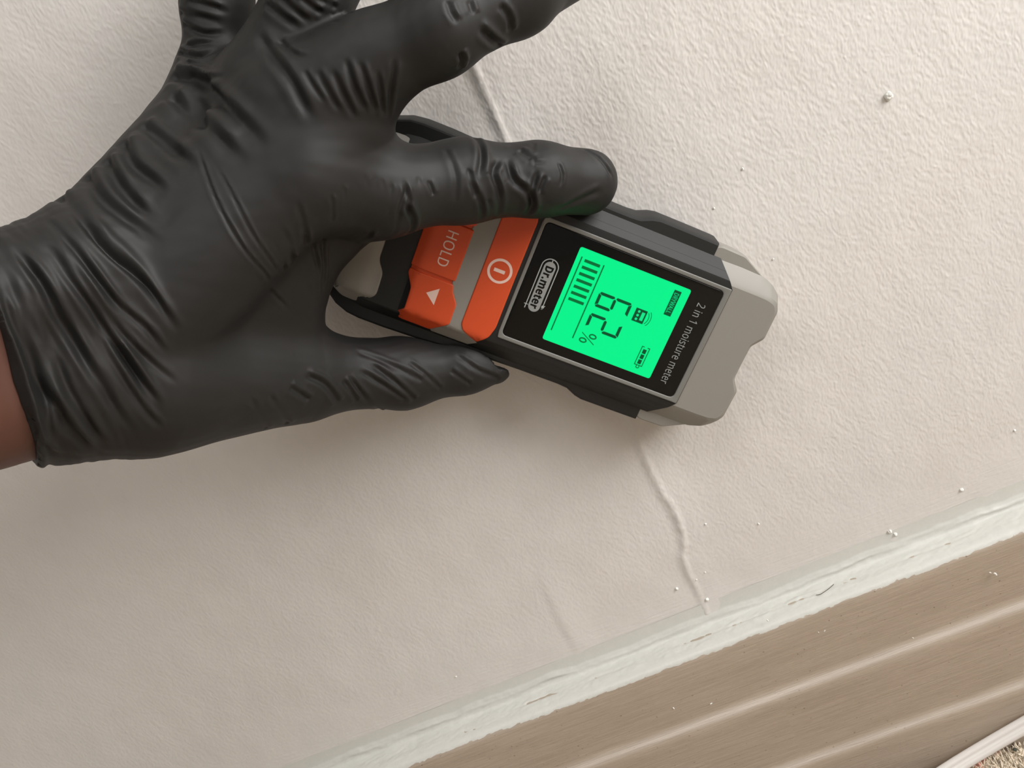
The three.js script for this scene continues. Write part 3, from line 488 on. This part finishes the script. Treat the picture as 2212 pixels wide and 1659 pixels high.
// the meter presses into the glove: its solid, a little enlarged, is taken out of the hand
const CA = Math.cos(ALPHA), SA = Math.sin(ALPHA);
function meterField(x, y, z) {
  const u = x * CA + y * SA, v = abs(-x * SA + y * CA), h = z - 0.4;
  const w = u < -84 ? 36.8 - 15 * ((u + 84) / -22) ** 2 : u < -50 ? 36.7 : u < -8 ? lerp(34.2, 36.4, clamp((-u - 30) / 20)) : u < 2 ? lerp(34.2, 36.8, clamp((u + 6) / 8)) : 36.8;
  const ends = max(-106.3 - u, u - 53.5), slab = max(v - w, h - 24.6), top = max((v - 30.9) * 0.63 + (h - 25.6) * 0.78, h - (u < -79 ? 31 : 29.9));
  return max(ends, min(slab, top));
}
const smax = (a, b, k) => -smin(-a, -b, k);
function handField(x, y, z) { const d = bareField(x, y, z); if (d > 6 || z > 45) return d; return max(smax(d, 0.25 - meterField(x, y, z), 0.8), 0.5 - z); }
// surface of a field inside a box, as a net of quads that is then refined
function surfaceNet(field, lo, hi, cell) {
  const nx = Math.ceil((hi[0] - lo[0]) / cell) + 1, ny = Math.ceil((hi[1] - lo[1]) / cell) + 1, nz = Math.ceil((hi[2] - lo[2]) / cell) + 1, f = new Float32Array(nx * ny * nz), id = (i, j, k) => (k * ny + j) * nx + i;
  const far = 4;                                         // skip cells far from the surface
  for (let k = 0; k < nz; k += far) for (let j = 0; j < ny; j += far) for (let i = 0; i < nx; i += far) {
    const c = field(lo[0] + (i + 1.5) * cell, lo[1] + (j + 1.5) * cell, lo[2] + (k + 1.5) * cell), deep = abs(c) > cell * far * 1.6;
    for (let c2 = k; c2 < min(nz, k + far); c2++) for (let b2 = j; b2 < min(ny, j + far); b2++) for (let a2 = i; a2 < min(nx, i + far); a2++) f[id(a2, b2, c2)] = deep ? c : field(lo[0] + a2 * cell, lo[1] + b2 * cell, lo[2] + c2 * cell);
  }
  const vert = new Int32Array(nx * ny * nz).fill(-1), pos = [], index = [];
  for (let k = 0; k < nz - 1; k++) for (let j = 0; j < ny - 1; j++) for (let i = 0; i < nx - 1; i++) {
    let sx = 0, sy = 0, sz = 0, n = 0; const v = [];
    for (let c = 0; c < 8; c++) v.push(f[id(i + (c & 1), j + ((c >> 1) & 1), k + (c >> 2))]);
    const edge = (a, b) => { const va = v[a], vb = v[b]; if ((va < 0) === (vb < 0)) return; const t = va / (va - vb); sx += (a & 1) + t * ((b & 1) - (a & 1)); sy += ((a >> 1) & 1) + t * (((b >> 1) & 1) - ((a >> 1) & 1)); sz += (a >> 2) + t * ((b >> 2) - (a >> 2)); n++; };
    edge(0, 1); edge(2, 3); edge(4, 5); edge(6, 7); edge(0, 2); edge(1, 3); edge(4, 6); edge(5, 7); edge(0, 4); edge(1, 5); edge(2, 6); edge(3, 7);
    if (n) { vert[id(i, j, k)] = pos.length / 3; pos.push(lo[0] + (i + sx / n) * cell, lo[1] + (j + sy / n) * cell, lo[2] + (k + sz / n) * cell); }
  }
  const quad = (a, b, c, d, flip) => { if (a < 0 || b < 0 || c < 0 || d < 0) return; if (flip) index.push(a, d, c, a, c, b); else index.push(a, b, c, a, c, d); };
  for (let k = 1; k < nz - 1; k++) for (let j = 1; j < ny - 1; j++) for (let i = 1; i < nx - 1; i++) {
    const s = f[id(i, j, k)] < 0;
    if (s !== f[id(i + 1, j, k)] < 0) quad(vert[id(i, j - 1, k - 1)], vert[id(i, j, k - 1)], vert[id(i, j, k)], vert[id(i, j - 1, k)], !s);
    if (s !== f[id(i, j + 1, k)] < 0) quad(vert[id(i - 1, j, k - 1)], vert[id(i - 1, j, k)], vert[id(i, j, k)], vert[id(i, j, k - 1)], !s);
    if (s !== f[id(i, j, k + 1)] < 0) quad(vert[id(i - 1, j - 1, k)], vert[id(i, j - 1, k)], vert[id(i, j, k)], vert[id(i - 1, j, k)], !s);
  }
  return { pos, index };
}
function refine({ pos, index }) {                        // every triangle into four
  const mid = new Map(), out = [], p = pos.slice();
  const half = (a, b) => { const key = a < b ? a * 8388608 + b : b * 8388608 + a; let m = mid.get(key); if (m === undefined) { m = p.length / 3; p.push((p[3 * a] + p[3 * b]) / 2, (p[3 * a + 1] + p[3 * b + 1]) / 2, (p[3 * a + 2] + p[3 * b + 2]) / 2); mid.set(key, m); } return m; };
  for (let t = 0; t < index.length; t += 3) { const a = index[t], b = index[t + 1], c = index[t + 2], ab = half(a, b), bc = half(b, c), ca = half(c, a); out.push(a, ab, ca, ab, b, bc, ca, bc, c, ab, bc, ca); }
  return { pos: p, index: out };
}
function settle(net, field, times = 2) {                 // vertices onto the surface; returns normals
  const { pos } = net, n = pos.length / 3, nor = new Float32Array(pos.length), e = 0.25;
  for (let i = 0; i < n; i++) {
    let x = pos[3 * i], y = pos[3 * i + 1], z = pos[3 * i + 2], gx, gy, gz;
    for (let k = 0; k < times; k++) {
      const d = field(x, y, z); gx = field(x + e, y, z) - d; gy = field(x, y + e, z) - d; gz = field(x, y, z + e) - d; const l = Math.hypot(gx, gy, gz) || 1; gx /= l; gy /= l; gz /= l; const step = max(-1.2, min(1.2, d)); x -= gx * step; y -= gy * step; z -= gz * step;
    }
    pos[3 * i] = x; pos[3 * i + 1] = y; pos[3 * i + 2] = z; nor[3 * i] = gx; nor[3 * i + 1] = gy; nor[3 * i + 2] = gz;
  }
  return nor;
}
function toGeometry({ pos, index }) { const g = new THREE.BufferGeometry(); g.setAttribute('position', new THREE.Float32BufferAttribute(pos, 3)); g.setIndex(index); g.computeVertexNormals(); return g; }
// the cuff: the glove ends on a plane across the forearm
const cuffA = P(0, 728, 112), cuffB = P(58, 974, 96), cuffN = new THREE.Vector3().subVectors(bones.wristR.p, bones.armR.p).normalize();
{ const along = cuffB.clone().sub(cuffA).normalize(); cuffN.addScaledVector(along, -cuffN.dot(along)).normalize(); }
const gloveField = (x, y, z) => { const c = -((x - cuffA.x) * cuffN.x + (y - cuffA.y) * cuffN.y + (z - cuffA.z) * cuffN.z); return max(handField(x, y, z), c); };
const skinField = (x, y, z) => handField(x, y, z) + 1.8 + 3.2 * smooth(0, 14, (x - cuffA.x) * cuffN.x + (y - cuffA.y) * cuffN.y + (z - cuffA.z) * cuffN.z);
// folds of the stretched glove: [groove depth mm, groove width mm (negative: the fold runs out over the edge, width at its start, depth at its end), picture positions along the fold ...]
const FOLDS = [
  // wrist
  [1.3, 1.5, 69, 490, 145, 587, 224, 703, 275, 786, 333, 877, 356, 902], [1.2, 1.4, 165, 466, 231, 540, 297, 595, 347, 663, 388, 722], [1.0, 1.2, 145, 511, 203, 595, 260, 663, 315, 710, 347, 750, 366, 770],
  [1.0, 1.2, 137, 533, 192, 624, 253, 710, 318, 776, 386, 832], [1.0, 1.3, 108, 558, 174, 638, 231, 725, 289, 797, 350, 872], [1.2, 1.5, 33, 544, 98, 624, 152, 718, 203, 801, 246, 877, 289, 938], [1.2, 1.5, 25, 522, 83, 606, 119, 681, 166, 754, 217, 844],
  [1.5, 1.7, 36, 624, 69, 732, 94, 812, 134, 902, 181, 956, 224, 982], [1.6, 1.7, 0, 624, 22, 685, 51, 757, 80, 830, 105, 866, 127, 902], [1.0, 1.4, 119, 768, 145, 841, 188, 913, 235, 971], [1.0, 1.2, 203, 703, 253, 797, 300, 870, 354, 931], [0.8, 1.1, 250, 735, 300, 815, 352, 880], [0.9, 1.2, 98, 470, 160, 540, 215, 610, 262, 680], [0.7, 1.0, 190, 500, 250, 560, 320, 620, 370, 690],
  [1.2, 1.2, 0, 700, 28, 780, 55, 880, 72, 960], [1.2, 1.3, 15, 590, 45, 690, 75, 790, 100, 880, 110, 960], [0.9, 1.2, 60, 900, 90, 960, 130, 985],
  [2.0, -2.0, 131, 428, 204, 504, 306, 606, 345, 655], [2.1, -2.2, 188, 384, 225, 436, 306, 497, 350, 540], [2.0, -2.2, 266, 312, 286, 354, 334, 395, 360, 425], [2.0, -2.1, 232, 350, 259, 402, 300, 450, 340, 500],
  // back of the hand
  [2.3, -2.4, 352, 182, 376, 214, 436, 266, 490, 317, 534, 364], [2.5, -2.5, 378, 165, 430, 176, 473, 214, 517, 260, 586, 330], [1.6, 1.8, 556, 72, 593, 127, 625, 168, 647, 209, 673, 262], [2.0, -2.3, 312, 275, 354, 306, 395, 342, 430, 366],
  [0.5, 0.7, 426, 318, 456, 406, 488, 475, 531, 544, 575, 594, 624, 668], [0.4, 0.7, 463, 352, 503, 424, 546, 507, 586, 565, 650, 652], [0.5, 0.9, 550, 594, 597, 641, 628, 672],
  [0.9, 1.1, 747, 125, 761, 176, 790, 242], [0.9, 1.0, 777, 132, 796, 190, 812, 244], [0.8, 1.1, 718, 150, 745, 211, 768, 256], [0.6, 1.1, 685, 150, 707, 195, 736, 242], [0.9, 1.0, 853, 125, 845, 190, 837, 260], [0.7, 0.9, 815, 150, 823, 206, 830, 256], [0.5, 0.9, 655, 150, 680, 190, 705, 225],
  // little and ring finger
  [1.3, -1.1, 366, 104, 389, 114, 430, 122, 478, 106], [1.1, -1.1, 371, 90, 408, 100, 463, 92], [1.2, -1.2, 358, 153, 414, 160, 452, 171, 488, 168], [1.1, -1.1, 398, 54, 441, 73, 492, 73], [0.9, -1.1, 390, 28, 441, 38, 488, 53], [0.9, -1.1, 410, 2, 463, 16, 500, 30], [0.9, -1.0, 362, 131, 408, 138, 455, 141],
  [1.2, -1.3, 580, 12, 625, 46, 678, 82], [0.8, -1.1, 612, 0, 652, 35, 690, 62], [0.8, -1.0, 655, 0, 690, 25, 735, 48], [0.9, -1.2, 608, 92, 639, 119, 670, 120], [0.6, -1.0, 690, 0, 725, 15, 765, 30],
  // between thumb and index finger
  [1.0, 1.1, 642, 435, 662, 518, 685, 602], [1.0, 1.1, 609, 490, 633, 558, 671, 630], [0.8, 0.9, 687, 464, 698, 526, 698, 636], [0.8, 1.0, 662, 470, 680, 547, 695, 612], [0.6, 0.9, 590, 520, 615, 580, 655, 650],
  // index finger
  [0.6, 0.9, 741, 400, 740, 491], [0.7, 1.0, 767, 392, 759, 509], [0.7, 1.0, 788, 378, 785, 506], [0.9, 1.1, 810, 378, 799, 507, 756, 538], [0.8, 0.9, 824, 385, 821, 506], [0.7, 0.9, 879, 400, 864, 453, 848, 509], [1.0, 1.1, 871, 436, 893, 475, 879, 507, 833, 524], [0.5, 0.8, 715, 420, 718, 480], [0.5, 0.8, 845, 395, 838, 470],
  [1.3, 1.4, 1023, 297, 1041, 334, 1033, 386], [1.3, 1.3, 1071, 303, 1079, 342, 1066, 372, 1077, 410, 1074, 466], [0.9, 1.4, 1097, 297, 1120, 323, 1150, 344], [1.5, 1.4, 1094, 342, 1109, 388, 1139, 415, 1149, 448, 1131, 466], [1.2, 1.2, 1162, 368, 1150, 410, 1153, 450], [1.0, 1.0, 1178, 380, 1162, 417], [0.4, 0.9, 1152, 307, 1155, 350, 1182, 350], [1.0, 1.1, 1010, 362, 1026, 431], [1.0, 1.1, 1015, 390, 1039, 437, 1039, 477], [1.1, 1.0, 1052, 428, 1063, 474], [1.0, 1.0, 904, 380, 890, 488], [0.8, 1.0, 871, 390, 884, 442, 873, 504], [0.6, 0.9, 925, 390, 937, 423], [0.5, 1.2, 960, 320, 985, 380, 980, 440], [0.7, 1.5, 1201, 453, 1261, 428, 1304, 410], [0.9, 0.9, 1258, 323, 1288, 337, 1307, 356, 1323, 388, 1331, 418], [0.5, 0.8, 1205, 350, 1215, 380, 1208, 405],
  // middle finger
  [1.5, 1.4, 1034, 60, 1060, 84, 1084, 101], [1.0, 1.2, 1078, 10, 1101, 41, 1101, 71, 1122, 94], [1.4, 1.1, 993, 115, 1000, 130, 990, 149], [0.8, 1.2, 966, 0, 974, 26, 990, 50], [0.7, 1.2, 1012, 0, 1022, 30],
  // thumb
  [-1.3, 1.4, 660, 810, 700, 829, 729, 865, 757, 903], [-1.0, 1.3, 625, 836, 665, 862, 725, 906], [-1.0, 1.1, 741, 820, 770, 862, 799, 900], [-1.0, 1.1, 753, 812, 782, 850, 819, 884], [-0.9, 1.2, 777, 800, 809, 820, 847, 844, 872, 860], [-0.9, 1.2, 800, 785, 847, 820, 893, 860], [-0.6, 1.3, 766, 757, 823, 779, 908, 820], [-0.7, 1.2, 983, 766, 1029, 797, 1075, 817], [-0.6, 1.0, 972, 800, 1014, 828], [-0.8, 1.3, 580, 852, 620, 914], [-0.6, 1.2, 540, 860, 575, 924], [-0.5, 1.0, 880, 780, 920, 810, 950, 838],
];
function onGlove(x, y) {                                 // the place of a picture position on the glove
  const d = sight(x, y).normalize(); let t = 90;
  for (let k = 0; k < 120; k++) { const f = handField(EYE.x + d.x * t, EYE.y + d.y * t, EYE.z + d.z * t); if (f < 0.05) break; t += max(0.05, f * 0.85); if (t > 330) return null; }
  return EYE.clone().addScaledVector(d, t);
}
function crumple(pos, nor) {
  const n = pos.length / 3, shift = new Float32Array(n), r = rng(31);
  for (const [deep, wide, ...xy] of FOLDS) {
    const depth = abs(deep), width = 0.72 * abs(wide), over = wide < 0 ? 0.16 : 0, beyond = deep < 0 ? 0.2 : 0;
    const knots = []; for (let k = 0; k < xy.length; k += 2) { const q = onGlove(xy[k], xy[k + 1]); if (q) knots.push(q); }
    if (knots.length < 2) continue;
    const curve = new THREE.CatmullRomCurve3(knots, false, 'centripetal'), len = curve.getLength(), m = max(4, Math.ceil(len / 2)), c = curve.getSpacedPoints(m);
    const reach = 4.2 * width, lo = c[0].clone(), hi = c[0].clone(); for (const q of c) { lo.min(q); hi.max(q); } lo.subScalar(reach); hi.addScalar(reach);
    const wob = r() * 100;
    for (let i = 0; i < n; i++) {
      const x = pos[3 * i], y = pos[3 * i + 1], z = pos[3 * i + 2]; if (x < lo.x || x > hi.x || y < lo.y || y > hi.y || z < lo.z || z > hi.z) continue;
      let best = 1e9, at = 0, sx = 0, sy = 0, sz = 0, tx = 0, ty = 0, tz = 0;
      for (let k = 0; k < m; k++) {
        const a = c[k], b = c[k + 1], dx = b.x - a.x, dy = b.y - a.y, dz = b.z - a.z, l = dx * dx + dy * dy + dz * dz; let t = ((x - a.x) * dx + (y - a.y) * dy + (z - a.z) * dz) / l; t = t < 0 ? 0 : t > 1 ? 1 : t;
        const ex = x - a.x - t * dx, ey = y - a.y - t * dy, ez = z - a.z - t * dz, d = ex * ex + ey * ey + ez * ez; if (d < best) { best = d; at = (k + t) / m; sx = ex; sy = ey; sz = ez; tx = dx; ty = dy; tz = dz; }
      }
      const nx = nor[3 * i], ny = nor[3 * i + 1], nz = nor[3 * i + 2];
      let cx = ny * tz - nz * ty, cy = nz * tx - nx * tz, cz = nx * ty - ny * tx; const cl = Math.hypot(cx, cy, cz) || 1; cx /= cl; cy /= cl; cz /= cl;
      if (cx * 0.93 + cy * 0.3 < 0) { cx = -cx; cy = -cy; cz = -cz; }                    // positive side: towards the window
      const s = (sx * cx + sy * cy + sz * cz) / width, off = sqrt(best) / width; if (off > 4.2) continue;
      const past = max(0, off * off - s * s), fade = Math.exp(-past) * smooth(-0.02 - 2 * over, 0.16 - over, at) * smooth(1.02 + 2 * beyond, (over ? 0.6 : 0.78) + beyond, at), wave = 1 + 0.3 * noise(at * len * 0.15, wob, 91);
      shift[i] += 0.66 * depth * wave * fade * (-0.95 * Math.exp(-s * s) + 0.7 * Math.exp(-((s - 1.7) ** 2) / 1.1) + 0.3 * Math.exp(-((s + 1.9) ** 2) / 1.3));
    }
  }
  for (let i = 0; i < n; i++) {
    const x = pos[3 * i], y = pos[3 * i + 1], z = pos[3 * i + 2];
    let h = shift[i] + 0.3 * noise(x * 0.07 + z * 0.05, y * 0.07 - z * 0.06, 92) + 0.12 * noise(x * 0.25 + z * 0.2, y * 0.25 - z * 0.2, 93);
    const c = (x - cuffA.x) * cuffN.x + (y - cuffA.y) * cuffN.y + (z - cuffA.z) * cuffN.z;
    if (c < 40) h += 0.8 * Math.exp(-(((c - 1.2) / 0.9) ** 2)) + Math.exp(-(((c - 9) / 11) ** 2)) * (0.9 * noise(c * 0.22 + 0.05 * y, y * 0.05 + z * 0.05, 94) + 0.5 * noise(c * 0.5 + 0.1 * y, y * 0.1 - z * 0.08, 95));
    const lim = meterField(x, y, z); if (lim < 2) h = min(h, max(0, lim * 0.5));            // held tight where it touches the meter
    if (z < 6) h = min(h, max(0, z - 1));
    pos[3 * i] += nor[3 * i] * h; pos[3 * i + 1] += nor[3 * i + 1] * h; pos[3 * i + 2] += nor[3 * i + 2] * h;
  }
}

const bounds = (() => { const lo = [1e9, 1e9, 1e9], hi = [-1e9, -1e9, -1e9]; for (const [k, b] of Object.entries(bones)) { if (/arm|elbow/.test(k)) continue; ['x', 'y', 'z'].forEach((a, i) => { lo[i] = min(lo[i], b.p[a] - b.r - 6); hi[i] = max(hi[i], b.p[a] + b.r + 6); }); } return [lo, hi]; })();
{
  const [lo, hi] = bounds, cuffLow = [min(lo[0], cuffA.x - 12, cuffB.x - 12), lo[1] - 6, lo[2]], cuffHigh = [hi[0], hi[1], hi[2] + 20];
  let net = surfaceNet(gloveField, cuffLow, cuffHigh, 1.7);
  for (let k = 0; k < GLOVE_DETAIL; k++) { net = refine(net); }
  const nor = settle(net, gloveField, 2);
  if (typeof crumple === 'function') crumple(net.pos, nor);
  const skinNet = surfaceNet(skinField, [-560, lo[1] - 120, lo[2]], [hi[0], hi[1], 270], 3.4); settle(skinNet, skinField, 2);
  const person = mesh('person', place(toGeometry(skinNet)), new THREE.MeshPhysicalMaterial({ color: 0x533227, roughness: 0.52 }));
  tag(person, 'left forearm and hand in a wrinkled black glove, gripping the meter from the left', 'person');
  const glove = mesh('glove', place(toGeometry(net)), new THREE.MeshPhysicalMaterial({ color: 0x1b1a19, roughness: 0.58, specularIntensity: 0.7 }), person);
  glove.userData.label = 'wrinkled black nitrile glove';
}

renderer.render(scene, camera);
